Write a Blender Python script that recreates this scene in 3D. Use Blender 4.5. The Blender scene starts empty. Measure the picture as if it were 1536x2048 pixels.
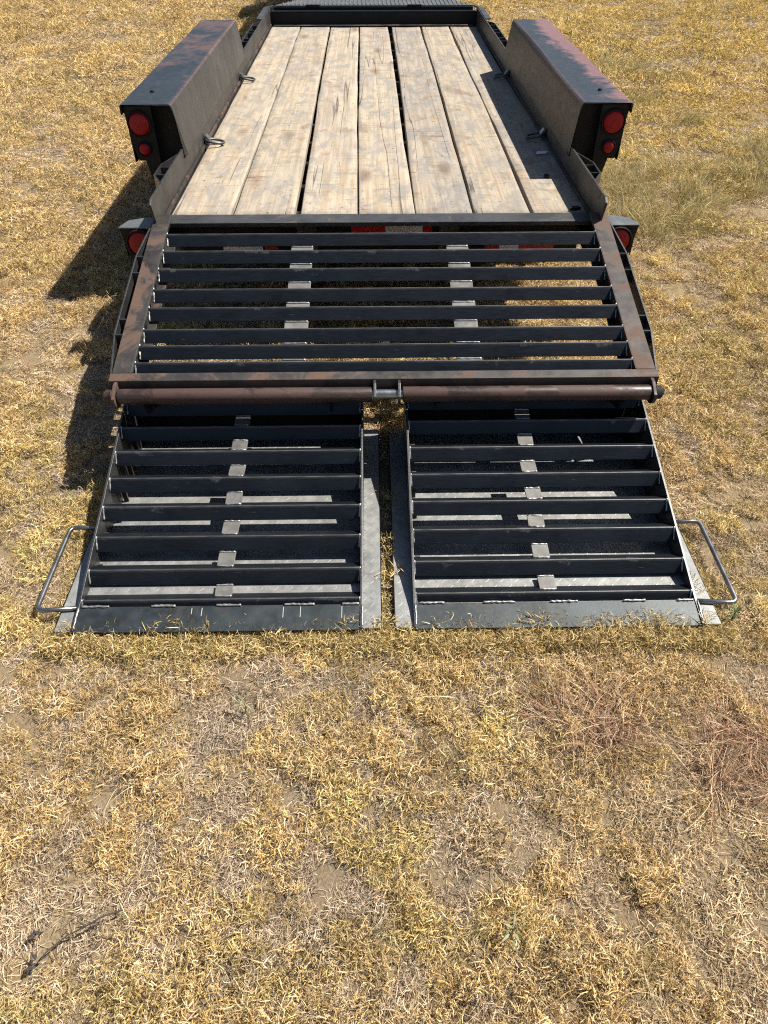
import bpy, bmesh, math, random
import numpy as np
from mathutils import Vector, Matrix
R = math.radians
rng = np.random.default_rng(7)
random.seed(7)
sc = bpy.context.scene
col = sc.collection

# ------------------------------------------------------------------ camera
f_px, th, psi = 1420.0, R(43.19), R(0.88)
fw = Vector((math.sin(psi)*math.cos(th), math.cos(psi)*math.cos(th), -math.sin(th)))
rt = Vector((math.cos(psi), -math.sin(psi), 0)); up = rt.cross(fw)
cam_d = bpy.data.cameras.new('camera'); cam = bpy.data.objects.new('camera', cam_d); col.objects.link(cam)
m = Matrix((rt, up, -fw)).transposed().to_4x4(); m.translation = (-0.04, 0, 1.95); cam.matrix_world = m
cam_d.sensor_fit = 'VERTICAL'; cam_d.sensor_height = 36; cam_d.lens = f_px/2048*36
cam_d.clip_start = 0.02; cam_d.clip_end = 2000
sc.camera = cam

# ------------------------------------------------------------------ sky, sun, exposure
to_sun = Vector((0.66, 0.16, 1.0)).normalized()
elev = math.asin(to_sun.z); azim = math.atan2(to_sun.x, to_sun.y)
w = bpy.data.worlds.new('World'); sc.world = w; w.use_nodes = True
nt = w.node_tree; bg = nt.nodes['Background']
sky = nt.nodes.new('ShaderNodeTexSky'); sky.sky_type = 'NISHITA'; sky.sun_disc = False
sky.sun_elevation = elev; sky.sun_rotation = azim
nt.links.new(sky.outputs[0], bg.inputs[0]); bg.inputs[1].default_value = 0.05
sd = bpy.data.lights.new('sun', 'SUN'); sd.energy = 5.0; sd.angle = R(0.53); sd.color = (1.0, 0.945, 0.85)
sun = bpy.data.objects.new('sun', sd); col.objects.link(sun)
sun.rotation_euler = (-to_sun).to_track_quat('-Z', 'Y').to_euler()
sun.location = (3, 2, 6)
sc.view_settings.view_transform = 'Standard'; sc.view_settings.look = 'None'
sc.view_settings.exposure = 1.0; sc.view_settings.gamma = 1.0
sc.render.engine = 'CYCLES'
sc.cycles.filter_width = 1.15
sc.cycles.use_denoising = False; sc.cycles.caustics_reflective = False; sc.cycles.sample_clamp_indirect = 2.0; sc.cycles.adaptive_threshold = 0.02
sc.cycles.max_bounces = 4; sc.cycles.diffuse_bounces = 2; sc.cycles.glossy_bounces = 2
sc.cycles.transmission_bounces = 3; sc.cycles.transparent_max_bounces = 4

# ------------------------------------------------------------------ material helpers
class NT:
    def __init__(s, name):
        s.m = bpy.data.materials.new(name); s.m.use_nodes = True
        s.t = s.m.node_tree; s.b = s.t.nodes['Principled BSDF']; s.out = s.t.nodes['Material Output']
        s._co = None
    def n(s, typ, **kw):
        nd = s.t.nodes.new(typ)
        for k, v in kw.items(): setattr(nd, k, v)
        return nd
    def l(s, a, b): s.t.links.new(a, b)
    def put(s, sock, v):
        if hasattr(v, 'is_linked') or isinstance(v, bpy.types.NodeSocket): s.l(v, sock)
        elif isinstance(v, (tuple, list)) and len(v) == 3 and sock.type == 'RGBA': sock.default_value = (*v, 1)
        else: sock.default_value = v
    def co(s, scale=(1,1,1), loc=(0,0,0), rot=(0,0,0), kind='Object', rnd=0.0):
        tc = s.n('ShaderNodeTexCoord'); src = tc.outputs[kind]
        if rnd:
            oi = s.n('ShaderNodeObjectInfo'); v = s.n('ShaderNodeVectorMath', operation='SCALE')
            v.inputs[0].default_value = (rnd, rnd*1.7, rnd*.6); s.l(oi.outputs['Random'], v.inputs['Scale'])
            ad = s.n('ShaderNodeVectorMath', operation='ADD'); s.l(src, ad.inputs[0]); s.l(v.outputs[0], ad.inputs[1]); src = ad.outputs[0]
        mp = s.n('ShaderNodeMapping'); s.l(src, mp.inputs[0])
        mp.inputs['Scale'].default_value = scale; mp.inputs['Location'].default_value = loc; mp.inputs['Rotation'].default_value = rot
        return mp.outputs[0]
    def noise(s, vec, scale=5, detail=4, rough=.55, dist=0):
        nd = s.n('ShaderNodeTexNoise'); s.l(vec, nd.inputs['Vector'])
        nd.inputs['Scale'].default_value = scale; nd.inputs['Detail'].default_value = detail
        nd.inputs['Roughness'].default_value = rough; nd.inputs['Distortion'].default_value = dist
        return nd.outputs['Fac']
    def ramp(s, fac, stops):
        nd = s.n('ShaderNodeValToRGB'); s.l(fac, nd.inputs[0]); cr = nd.color_ramp
        while len(cr.elements) < len(stops): cr.elements.new(.5)
        for e, (p, c) in zip(cr.elements, stops):
            e.position = p; e.color = (c, c, c, 1) if isinstance(c, (int, float)) else (*c, 1)
        return nd.outputs[0]
    def mix(s, fac, a, b, mode='MIX'):
        nd = s.n('ShaderNodeMix', data_type='RGBA', blend_type=mode)
        s.put(nd.inputs[0], fac); s.put(nd.inputs[6], a); s.put(nd.inputs[7], b); return nd.outputs[2]
    def math(s, op, a, b=0.0, c=0.0):
        nd = s.n('ShaderNodeMath', operation=op)
        for i, v in enumerate((a, b, c)): s.put(nd.inputs[i], v)
        return nd.outputs[0]
    def bump(s, h, strength=.3, dist=.002):
        nd = s.n('ShaderNodeBump'); nd.inputs['Strength'].default_value = strength; nd.inputs['Distance'].default_value = dist
        s.l(h, nd.inputs['Height']); s.l(nd.outputs[0], s.b.inputs['Normal'])
    def fin(s, color=None, rough=None, metal=None, spec=None):
        for k, v in (('Base Color', color), ('Roughness', rough), ('Metallic', metal), ('Specular IOR Level', spec)):
            if v is not None: s.put(s.b.inputs[k], v)
        return s.m

def plain(name, c, rough=.6, metal=0.0, spec=.5):
    t = NT(name); v = t.noise(t.co(rnd=9), 14, 5)
    cc = t.mix(v, tuple(x*.72 for x in c), tuple(min(1, x*1.28) for x in c)); t.bump(t.noise(t.co(), 220, 3), .15, .001)
    return t.fin(cc, t.ramp(v, [(.2, max(.05, rough-.12)), (.8, min(1, rough+.12))]), metal, spec)

def steel(name, dark, light, rust, rust_amt, rough=.5, metal=.75, streak=(1, 1, 1), scratch=True):
    t = NT(name); co = t.co(rnd=11); n1 = t.noise(co, 6, 6, .62, .4); n2 = t.noise(t.co(streak, rnd=5), 22, 5, .6)
    base = t.mix(t.ramp(n1, [(.3, 0.), (.72, 1.)]), dark, light)
    base = t.mix(t.math('MULTIPLY', t.ramp(n2, [(.42, 0.), (.7, 1.)]), .35), base, tuple(min(1, x*1.5) for x in light))
    r = t.noise(t.co((1, 1, 1), (3.1, 1.7, 0), rnd=7), 4.2, 7, .66, .8)
    rc_ = .85-rust_amt*.52; rm = t.ramp(r, [(rc_-.045, 0.), (rc_+.03, 1.)])
    fine = t.noise(co, 90, 4, .7)
    rc = t.mix(fine, tuple(x*.55 for x in rust), tuple(min(1, x*1.35) for x in rust))
    c = t.mix(t.math('MULTIPLY', rm, .9), base, rc)
    if scratch:
        sv = t.noise(t.co((3, 60, 60), rot=(0, 0, .9), rnd=3), 6, 2, .5)
        c = t.mix(t.math('MULTIPLY', t.ramp(sv, [(.735, 0.), (.755, 1.)]), .4), c, (.25, .25, .24))
    mt = t.math('MULTIPLY', t.math('SUBTRACT', 1.0, rm), metal)
    rg = t.math('ADD', t.math('MULTIPLY', n2, .22), t.math('ADD', rough-.1, t.math('MULTIPLY', rm, .3)))
    t.bump(t.math('ADD', fine, t.math('MULTIPLY', n2, .6)), .22, .0015)
    return t.fin(c, rg, mt)

M = {}
M['mill'] = steel('mill_scale_steel', (0.0040, 0.0058, 0.0088), (0.0140, 0.0175, 0.0240), (0.0311, 0.0185, 0.0113), .10, .44, .5, (1, 8, 8))
def ridge_wear_and_sun(m_):  # worn, scuffed ridge; the lighter colour also paints in the sunlit top strip
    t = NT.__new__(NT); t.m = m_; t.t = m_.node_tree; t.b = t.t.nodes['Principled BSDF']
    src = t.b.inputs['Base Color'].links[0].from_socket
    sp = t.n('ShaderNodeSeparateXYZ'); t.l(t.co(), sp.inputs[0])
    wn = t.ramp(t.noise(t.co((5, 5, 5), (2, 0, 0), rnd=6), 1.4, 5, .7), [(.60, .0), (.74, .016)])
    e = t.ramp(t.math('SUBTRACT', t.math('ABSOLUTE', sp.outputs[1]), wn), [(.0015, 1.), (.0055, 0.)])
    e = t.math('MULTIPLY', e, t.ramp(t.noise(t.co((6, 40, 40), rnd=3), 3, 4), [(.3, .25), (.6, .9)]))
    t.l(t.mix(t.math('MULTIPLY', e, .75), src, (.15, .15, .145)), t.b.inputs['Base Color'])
M['rung'] = steel('rung_steel', (0.0040, 0.0058, 0.0088), (0.0140, 0.0175, 0.0240), (0.0311, 0.0185, 0.0113), .10, .44, .5, (1, 8, 8)); ridge_wear_and_sun(M['rung'])
M['mill_grey'] = steel('bare_grey_steel', (0.0448, 0.0464, 0.0472), (0.1128, 0.1136, 0.1128), (0.0768, 0.0448, 0.0264), .14, .42, .8, (1, 8, 8))
M['rusty'] = steel('brown_rusted_steel', (0.0211, 0.0186, 0.0174), (0.0620, 0.0570, 0.0533), (0.0837, 0.0459, 0.0310), .60, .5, .45)
M['pipe'] = steel('primered_pipe_steel', (0.0254, 0.0155, 0.0130), (0.0552, 0.0378, 0.0335), (0.0527, 0.0254, 0.0205), .70, .42, .3, (1, 6, 6))
M['bar'] = steel('dark_crossbar_steel', (.030, .031, .034), (.088, .086, .084), (.080, .050, .034), .42, .45, .5, (1, 8, 8))
M['rail'] = steel('side_rail_steel', (0.0240, 0.0224, 0.0216), (0.0768, 0.0728, 0.0688), (0.0768, 0.0448, 0.0272), .42, .5, .55, (6, 1, 1))
M['toe'] = steel('toe_plate_steel', (0.0100, 0.0135, 0.0160), (0.0350, 0.0440, 0.0480), (0.0425, 0.0225, 0.0150), .42, .46, .35)
M['plate'] = steel('tread_plate_steel', (0.1496, 0.1530, 0.1496), (0.2856, 0.2890, 0.2788), (0.1102, 0.0796, 0.0551), .18, .5, .45, scratch=False)
M['lid'] = steel('ribbed_lid_steel', (0.0880, 0.0944, 0.0976), (0.1680, 0.1760, 0.1800), (0.0960, 0.0720, 0.0480), .12, .48, .55, scratch=False)
M['tab'] = steel('spacer_tab_steel', (0.0850, 0.0824, 0.0765), (0.1785, 0.1742, 0.1615), (0.1105, 0.0765, 0.0510), .25, .5, .35)
M['weld'] = steel('weld_bead_metal', (0.1800, 0.1800, 0.1800), (0.4320, 0.4320, 0.4176), (0.1440, 0.1080, 0.0720), .1, .4, .7)
M['rod'] = steel('handle_rod_steel', (0.1485, 0.1485, 0.1485), (0.3375, 0.3375, 0.3307), (0.1350, 0.0810, 0.0540), .1, .3, .9, scratch=False)
M['black'] = plain('black_painted_steel', (.009, .009, .010), .6, 0., .25)
M['rubber'] = plain('black_rubber', (.012, .012, .012), .8, 0., .25)
M['chalk'] = plain('soapstone_mark', (.34, .34, .32), .9)
M['white_tape'] = plain('white_reflective_tape', (.72, .76, .8), .35)
M['red_tape'] = plain('red_reflective_tape', (.45, .012, .02), .35)
M['truck'] = plain('dark_truck_paint', (.025, .027, .032), .3)
M['glass'] = plain('dark_truck_glass', (.02, .022, .025), .08)
M['chrome'] = plain('bumper_metal', (.55, .55, .56), .2, 1.0)
M['paper'] = plain('torn_paper', (.72, .72, .7), .8)
M['twig'] = plain('dark_dry_twig', (.035, .028, .024), .8)

def lens_mat():
    t = NT('red_lamp_lens'); w_ = t.n('ShaderNodeTexWave', wave_type='RINGS', rings_direction='SPHERICAL')
    t.l(t.co(), w_.inputs[0]); w_.inputs['Scale'].default_value = 60
    t.bump(w_.outputs['Fac'], .25, .001)
    t.b.inputs['Coat Weight'].default_value = .05
    return t.fin((.27, .002, .006), .45, 0., .3)
M['lens'] = lens_mat()

DX_ = -0.012
def fender_mat(name, prim_amt, prim, inner):
    t = NT(name); co = t.co()
    n1 = t.noise(co, 3.2, 7, .62, .6); n2 = t.noise(t.co((1, 1, 1)), 30, 5, .65)
    base = t.mix(n1, (.013, .018, .025), (.044, .056, .070))
    base = t.mix(t.math('MULTIPLY', t.ramp(n2, [(.45, 0.), (.7, 1.)]), .4), base, (.066, .076, .087))
    # sides: vertical brown run-down streaks
    sep = t.n('ShaderNodeSeparateXYZ'); g = t.n('ShaderNodeNewGeometry'); t.l(g.outputs['Normal'], sep.inputs[0])
    top = t.ramp(sep.outputs[2], [(.35, 0.), (.7, 1.)])
    st = t.noise(t.co((1, 9, .7)), 4.5, 6, .62)
    side = t.mix(t.ramp(st, [(.3, 0.), (.7, 1.)]), inner[0], inner[1])
    st2 = t.noise(t.co((1, 22, .8)), 5, 3, .5)
    side = t.mix(t.math('MULTIPLY', t.ramp(st2, [(.62, 0.), (.70, 1.)]), .5), side, (.17, .155, .135))
    # worn red primer and the rubbed fold along the inner edge
    sp = t.n('ShaderNodeSeparateXYZ'); t.l(co, sp.inputs[0])
    pn = t.noise(t.co((1, 1, 1), (4, 2, 0)), 3.4, 9, .72, .3)
    px = t.math('ADD', pn, t.math('ADD', t.math('MULTIPLY', sp.outputs[0], prim_amt[1]), t.math('MULTIPLY', sp.outputs[1], prim_amt[2])))
    pm = t.math('MULTIPLY', t.ramp(t.math('SUBTRACT', px, prim_amt[0]-.5), [(.44, 0.), (.56, 1.)]), prim_amt[3])
    topc = t.mix(pm, base, t.mix(n2, tuple(x*.7 for x in prim), tuple(min(1, x*1.25) for x in prim)))
    ed = t.math('SUBTRACT', t.math('ABSOLUTE', t.math('SUBTRACT', sp.outputs[0], DX_)), 1.05)
    em = t.math('MULTIPLY', t.ramp(ed, [(.0, 1.), (.028, 0.)]), t.ramp(n2, [(.3, .2), (.6, .85)]))
    topc = t.mix(em, topc, (.13, .075, .058))
    c = t.mix(top, side, topc)
    t.bump(t.math('ADD', n2, n1), .07, .002)
    return t.fin(c, t.ramp(n2, [(.2, .40), (.8, .60)]), t.math('MULTIPLY', t.math('SUBTRACT', 1.0, pm), .45))
M['fender_l'] = fender_mat('left_fender_steel', (.70, 0., .075, .7), (.12, .062, .052), ((.034, .033, .031), (.075, .072, .068)))
M['fender_r'] = fender_mat('right_fender_steel', (2.90, 1.9, .07, .8), (.20, .098, .096), ((.030, .024, .019), (.062, .051, .041)))

def wood_mat():
    t = NT('weathered_pine'); rn = 23.0
    g1 = t.noise(t.co((30, .8, 8), rnd=rn), 1.6, 7, .6, .3)           # broad grain
    g2 = t.noise(t.co((120, 1.6, 20), rnd=rn), 2.2, 5, .6)           # fine grain
    big = t.noise(t.co((2.6, 1.0, 1), rnd=rn), 1.7, 4, .6)
    saw = t.noise(t.co((3.5, 44, 4), rot=(0, 0, .05), rnd=rn), 1.0, 5, .66, .5)     # saw marks across the board
    pat = t.noise(t.co((5, 2.4, 1), (5, 9, 0), rnd=rn), 1.3, 4, .6)
    c = t.mix(t.ramp(big, [(.36, 0.), (.64, 1.)]), (.575, .492, .375), (.475, .43, .37))
    c = t.mix(t.math('MULTIPLY', t.ramp(g1, [(.45, 0.), (.62, 1.)]), .62), c, (.38, .275, .165))
    c = t.mix(t.math('MULTIPLY', t.ramp(g2, [(.5, 0.), (.68, 1.)]), .5), c, (.31, .25, .185))
    sm = t.math('MULTIPLY', t.ramp(saw, [(.53, 0.), (.63, 1.)]), t.ramp(pat, [(.46, .0), (.60, 1.)]))
    c = t.mix(t.math('MULTIPLY', sm, .66), c, (.27, .205, .145))
    gw = t.noise(t.co((6, 2.4, 1), (1, 4, 0), rnd=rn), 2.0, 7, .7, .6)               # grey weathered blotches
    c = t.mix(t.math('MULTIPLY', t.ramp(gw, [(.47, 0.), (.59, 1.)]), .78), c, (.315, .295, .27))
    kv = t.n('ShaderNodeTexVoronoi'); t.l(t.co((3.2, 1.0, 0), rnd=rn), kv.inputs['Vector']); kv.inputs['Scale'].default_value = 1.3
    kd = t.math('ADD', kv.outputs['Distance'], t.math('MULTIPLY', t.math('SUBTRACT', g1, .5), .25))
    km = t.ramp(kd, [(.06, 1.), (.20, 0.)])
    c = t.mix(t.math('MULTIPLY', km, .62), c, (.17, .10, .055))
    rs = t.noise(t.co((4.0, 2.6, 1), (7, 3, 0), rnd=rn), 1.7, 7, .66, .8)             # rust and mud stains
    rm = t.math('MULTIPLY', t.ramp(rs, [(.565, 0.), (.68, 1.)]), t.ramp(saw, [(.35, .35), (.6, 1.)]))
    c = t.mix(t.math('MULTIPLY', rm, .7), c, (.27, .135, .07))
    sp = t.noise(t.co((1, .8, 1), rnd=rn), 38, 4, .62)                                 # small dark dents
    c = t.mix(t.math('MULTIPLY', t.ramp(sp, [(.63, 0.), (.68, 1.)]), .7), c, (.12, .09, .065))
    d2 = t.noise(t.co((20, 44, 1), (3, 8, 0), rnd=rn), .6, 3, .6, .8)                  # short tear-outs across the grain
    c = t.mix(t.math('MULTIPLY', t.ramp(d2, [(.72, 0.), (.75, 1.)]), .7), c, (.11, .08, .06))
    ck = t.noise(t.co((5.0, .13, 1), (2, 5, 0), rnd=rn), 1.0, 3, .5, .03)              # drying checks along the grain
    ck = t.math('ADD', ck, t.math('MULTIPLY', g1, .02))
    cm = t.ramp(t.math('ABSOLUTE', t.math('SUBTRACT', ck, .515)), [(.0, 1.), (.005, 0.)])
    cm = t.math('MULTIPLY', cm, t.ramp(t.noise(t.co((3, .6, 1), (8, 1, 0), rnd=rn), 2, 2), [(.44, 0.), (.50, 1.)]))
    c = t.mix(t.math('MULTIPLY', cm, .75), c, (.075, .055, .04))
    oi = t.n('ShaderNodeObjectInfo')
    c = t.mix(1.0, c, t.ramp(oi.outputs['Random'], [(0., (.58, .585, .60)), (.5, (.645, .635, .62)), (1., (.715, .705, .69))]), 'MULTIPLY')
    h = t.math('SUBTRACT', t.math('ADD', t.math('MULTIPLY', g2, .5), t.math('MULTIPLY', saw, .9)), t.math('ADD', t.math('MULTIPLY', cm, 1.5), t.math('MULTIPLY', sm, .6)))
    t.bump(h, .6, .005)
    return t.fin(c, .8, 0., .25)
M['wood'] = wood_mat()

def soil_mat():
    t = NT('dry_soil_and_thatch'); co = t.co()
    a = t.noise(co, 1.1, 5, .6); b = t.noise(co, 9, 6, .65); d = t.noise(t.co((1, 1, 1)), 120, 5, .7)
    c = t.mix(a, (.25, .195, .13), (.30, .245, .175))
    c = t.mix(t.ramp(b, [(.35, 0.), (.7, 1.)]), c, (.25, .18, .11))
    c = t.mix(t.ramp(d, [(.42, 0.), (.75, 1.)]), tuple_mul(t, c, .6), c)
    far = t.noise(co, .25, 4, .6)
    c = t.mix(t.math('MULTIPLY', t.ramp(far, [(.4, 0.), (.65, 1.)]), .35), c, (.40, .28, .10))
    t.bump(t.math('ADD', d, b), .7, .012)
    return t.fin(c, .95, 0., .1)
def tuple_mul(t, c, k): return t.mix(1.0, c, (k, k, k), 'MULTIPLY')
M['soil'] = soil_mat()

def blade_mat(name='dry_grass_blade'):
    t = NT(name)
    a = t.n('ShaderNodeAttribute', attribute_name='col'); i = t.n('ShaderNodeAttribute', attribute_name='tint', attribute_type='INSTANCER')
    c = t.mix(1.0, a.outputs['Color'], i.outputs['Color'], 'MULTIPLY')
    t.fin(c, .55, 0., .35)
    tr = t.n('ShaderNodeBsdfTranslucent'); t.l(c, tr.inputs[0])
    ms = t.n('ShaderNodeMixShader'); ms.inputs[0].default_value = .22
    t.l(t.b.outputs[0], ms.inputs[1]); t.l(tr.outputs[0], ms.inputs[2]); t.l(ms.outputs[0], t.out.inputs[0])
    return t.m
M['blade'] = blade_mat()

def leaf_mat(name, c):
    t = NT(name); v = t.noise(t.co(rnd=4), 30, 4)
    t.fin(t.mix(v, tuple(x*.6 for x in c), tuple(x*1.4 for x in c)), .6, 0., .3); return t.m
M['weed'] = leaf_mat('green_weed_leaf', (.12, .14, .05))
M['weed_grey'] = leaf_mat('grey_green_weed_leaf', (.22, .215, .12))

# ------------------------------------------------------------------ mesh helpers
class MB:
    def __init__(s): s.v = []; s.f = []; s.sm = []
    def add(s, vs, fs, smooth=False):
        o = len(s.v); s.v += [tuple(p) for p in vs]; s.f += [tuple(i+o for i in q) for q in fs]; s.sm += [smooth]*len(fs); return s
    def box(s, x0, x1, y0, y1, z0, z1, mat=None):
        p = [Vector(q) for q in ((x0,y0,z0),(x1,y0,z0),(x1,y1,z0),(x0,y1,z0),(x0,y0,z1),(x1,y0,z1),(x1,y1,z1),(x0,y1,z1))]
        if mat is not None: p = [mat @ q for q in p]
        return s.add(p, [(0,3,2,1),(4,5,6,7),(0,1,5,4),(1,2,6,5),(2,3,7,6),(3,0,4,7)])
    def prism(s, poly, a0, a1, axis='X', mat=None):
        # polygon given in the two axes that follow `axis` (X: y,z  Y: x,z  Z: x,y)
        def P(a, u, v): return {'X': (a, u, v), 'Y': (u, a, v), 'Z': (u, v, a)}[axis]
        n = len(poly); vs = [Vector(P(a0, *p)) for p in poly] + [Vector(P(a1, *p)) for p in poly]
        if mat is not None: vs = [mat @ q for q in vs]
        fs = [(i, (i+1) % n, n+(i+1) % n, n+i) for i in range(n)] + [tuple(range(n))[::-1], tuple(range(n, 2*n))]
        return s.add(vs, fs)
    def tube(s, pts, r, seg=10, closed=False, cap=True):
        pts = [Vector(p) for p in pts]; n = len(pts); rs = r if isinstance(r, (list, tuple)) else [r]*n
        ref = Vector((0, 0, 1)); vs = []
        for i, p in enumerate(pts):
            a = pts[(i-1) % n] if (closed or i > 0) else p; b = pts[(i+1) % n] if (closed or i < n-1) else p
            d = (b-a).normalized(); u = d.cross(ref)
            if u.length < .05: u = d.cross(Vector((0, 1, 0)))
            u.normalize(); v = u.cross(d)
            vs += [p + (u*math.cos(k*2*math.pi/seg) + v*math.sin(k*2*math.pi/seg))*rs[i] for k in range(seg)]
        fs = []
        for i in range(n if closed else n-1):
            j = (i+1) % n
            fs += [(i*seg+k, i*seg+(k+1) % seg, j*seg+(k+1) % seg, j*seg+k) for k in range(seg)]
        s.add(vs, fs, True)
        if cap and not closed:
            o = len(s.v)-len(vs); s.f += [tuple(o+k for k in range(seg))[::-1], tuple(o+(n-1)*seg+k for k in range(seg))]; s.sm += [False, False]
        return s
    def lathe(s, prof, seg=24, mat=None):      # profile (radius, axial) turned about the Y axis
        vs = []; n = len(prof)
        for k in range(seg):
            a = 2*math.pi*k/seg
            vs += [Vector((r*math.cos(a), y, r*math.sin(a))) for r, y in prof]
        if mat is not None: vs = [mat @ q for q in vs]
        fs = [(k*n+i, k*n+i+1, ((k+1) % seg)*n+i+1, ((k+1) % seg)*n+i) for k in range(seg) for i in range(n-1)]
        return s.add(vs, fs, True)
    def mesh(s, name, mat):
        me = bpy.data.meshes.new(name); me.from_pydata(s.v, [], s.f); me.polygons.foreach_set('use_smooth', s.sm)
        bm = bmesh.new(); bm.from_mesh(me); bmesh.ops.recalc_face_normals(bm, faces=bm.faces); bm.to_mesh(me); bm.free()
        me.materials.append(M[mat]); me.update(); return me
    def build(s, name, mat, parent=None, bevel=0.0, loc=(0, 0, 0)):
        return link(name, s.mesh(name, mat), parent, bevel, loc)
def link(name, me, parent=None, bevel=0.0, loc=(0, 0, 0), rot=(0, 0, 0)):
    o = bpy.data.objects.new(name, me); col.objects.link(o); o.parent = parent; o.location = loc; o.rotation_euler = rot
    if bevel:
        b = o.modifiers.new('edge', 'BEVEL'); b.width = bevel; b.segments = 2; b.limit_method = 'ANGLE'; b.angle_limit = R(40)
    return o
def tag(o, label=None, cat=None, group=None, kind=None):
    for k, v in (('label', label), ('category', cat), ('group', group), ('kind', kind)):
        if v: o[k] = v
    return o
def empty(name, loc=(0, 0, 0)):
    o = bpy.data.objects.new(name, None); col.objects.link(o); o.location = loc; o.empty_display_size = .2; return o

# ------------------------------------------------------------------ value noise for layout
def vnoise(x, y, seed):
    xi = np.floor(x).astype(np.int64); yi = np.floor(y).astype(np.int64); fx = x-xi; fy = y-yi
    def h(a, b):
        n = (a*374761393 + b*668265263 + seed*1274126177) & 0x7fffffff
        n = ((n ^ (n >> 13))*1274126177) & 0x7fffffff
        return ((n ^ (n >> 16)) & 0xffff)/65535.
    u = fx*fx*(3-2*fx); v = fy*fy*(3-2*fy)
    return (h(xi, yi)*(1-u)+h(xi+1, yi)*u)*(1-v) + (h(xi, yi+1)*(1-u)+h(xi+1, yi+1)*u)*v
def fbm(x, y, seed, oct=4):
    t = 0; a = .5; n = 0
    for k in range(oct): t = t + a*vnoise(x*2**k, y*2**k, seed+k*17); n += a; a *= .55
    return t/n
def ground_h(x, y): return (fbm(x*1.3, y*1.3, 3, 4)-.5)*.035

# ------------------------------------------------------------------ ground sheet
def axis_lines(lo, hi, step, far, g=1.22):
    a = list(np.arange(lo, hi+1e-6, step)); s_ = step; p = hi
    while p < far: s_ *= g; p += s_; a.append(p)
    s_ = step; p = lo
    while p > -far: s_ *= g; p -= s_; a.insert(0, p)
    return np.array(a)
gx = axis_lines(-2.6, 2.6, .05, 400); gy = axis_lines(-.4, 6, .05, 400)
X, Y = np.meshgrid(gx, gy); Z = ground_h(X, Y)*np.clip(1.6-np.hypot(X, Y-3)/30, 0, 1)
foot = (np.abs(X) < 1.2) & (Y > 1.38) & (Y < 2.7); Z = np.where(foot, np.minimum(Z, -.002), Z)
nx, ny = len(gx), len(gy); idx = np.arange(nx*ny).reshape(ny, nx)
q = np.stack([idx[:-1, :-1], idx[:-1, 1:], idx[1:, 1:], idx[1:, :-1]], -1).reshape(-1, 4)
me = bpy.data.meshes.new('ground'); me.from_pydata(np.stack([X, Y, Z], -1).reshape(-1, 3).tolist(), [], q.tolist())
me.polygons.foreach_set('use_smooth', [True]*len(q)); me.materials.append(M['soil'])
ground = link('ground', me); tag(ground, 'dry brown field soil under the straw coloured grass', kind='structure')

# ================================================================== TRAILER
trailer = empty('utility_trailer', (0, 3.5, 0))
tag(trailer, 'steel flatbed equipment trailer with wooden deck, slatted dovetail and two lowered ramps', 'trailer')
bpy.context.view_layer.update()
O = Vector((0, 3.5, 0))
def part(mb, name, mat, parent=None, bevel=0.0):
    """links a mesh given in world coordinates under the trailer or one of its parts"""
    mb.v = [tuple(Vector(p)-O) for p in mb.v]
    return link(name, mb.mesh(name, mat), parent or trailer, bevel)
def part_me(me, name, parent, loc, rot=(0, 0, 0), bevel=0.0, scale=None):
    o = link(name, me, parent, bevel, Vector(loc)-O, rot)
    if scale: o.scale = scale
    return o
DX = -0.012                    # the deck sits a hair to the left of the ramps
DZ = 0.635

# --- deck frame: side beams, cross members, rear crossbar
mb = MB()
for s in (-1, 1):
    x = s*1.03+DX
    mb.box(min(x, x+s*.012), max(x, x+s*.012), 3.40, 8.62, .46, .598)
    mb.box(min(x-s*.05, x), max(x-s*.05, x), 3.42, 8.62, .575, .594)
deck = part(mb, 'deck_frame', 'black', bevel=.003)
cm = MB().box(-1.02, 1.02, -.025, .025, -.09, 0).mesh('cross_member', 'bar')
for i in range(13): part_me(cm, 'cross_member', deck, (DX, 3.66+i*.39, .594))
for s in (-1, 1): part(MB().box(s*.48-.03, s*.48+.03, 3.45, 8.6, .34, .503), 'main_beam', 'black', deck, .004)

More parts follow.
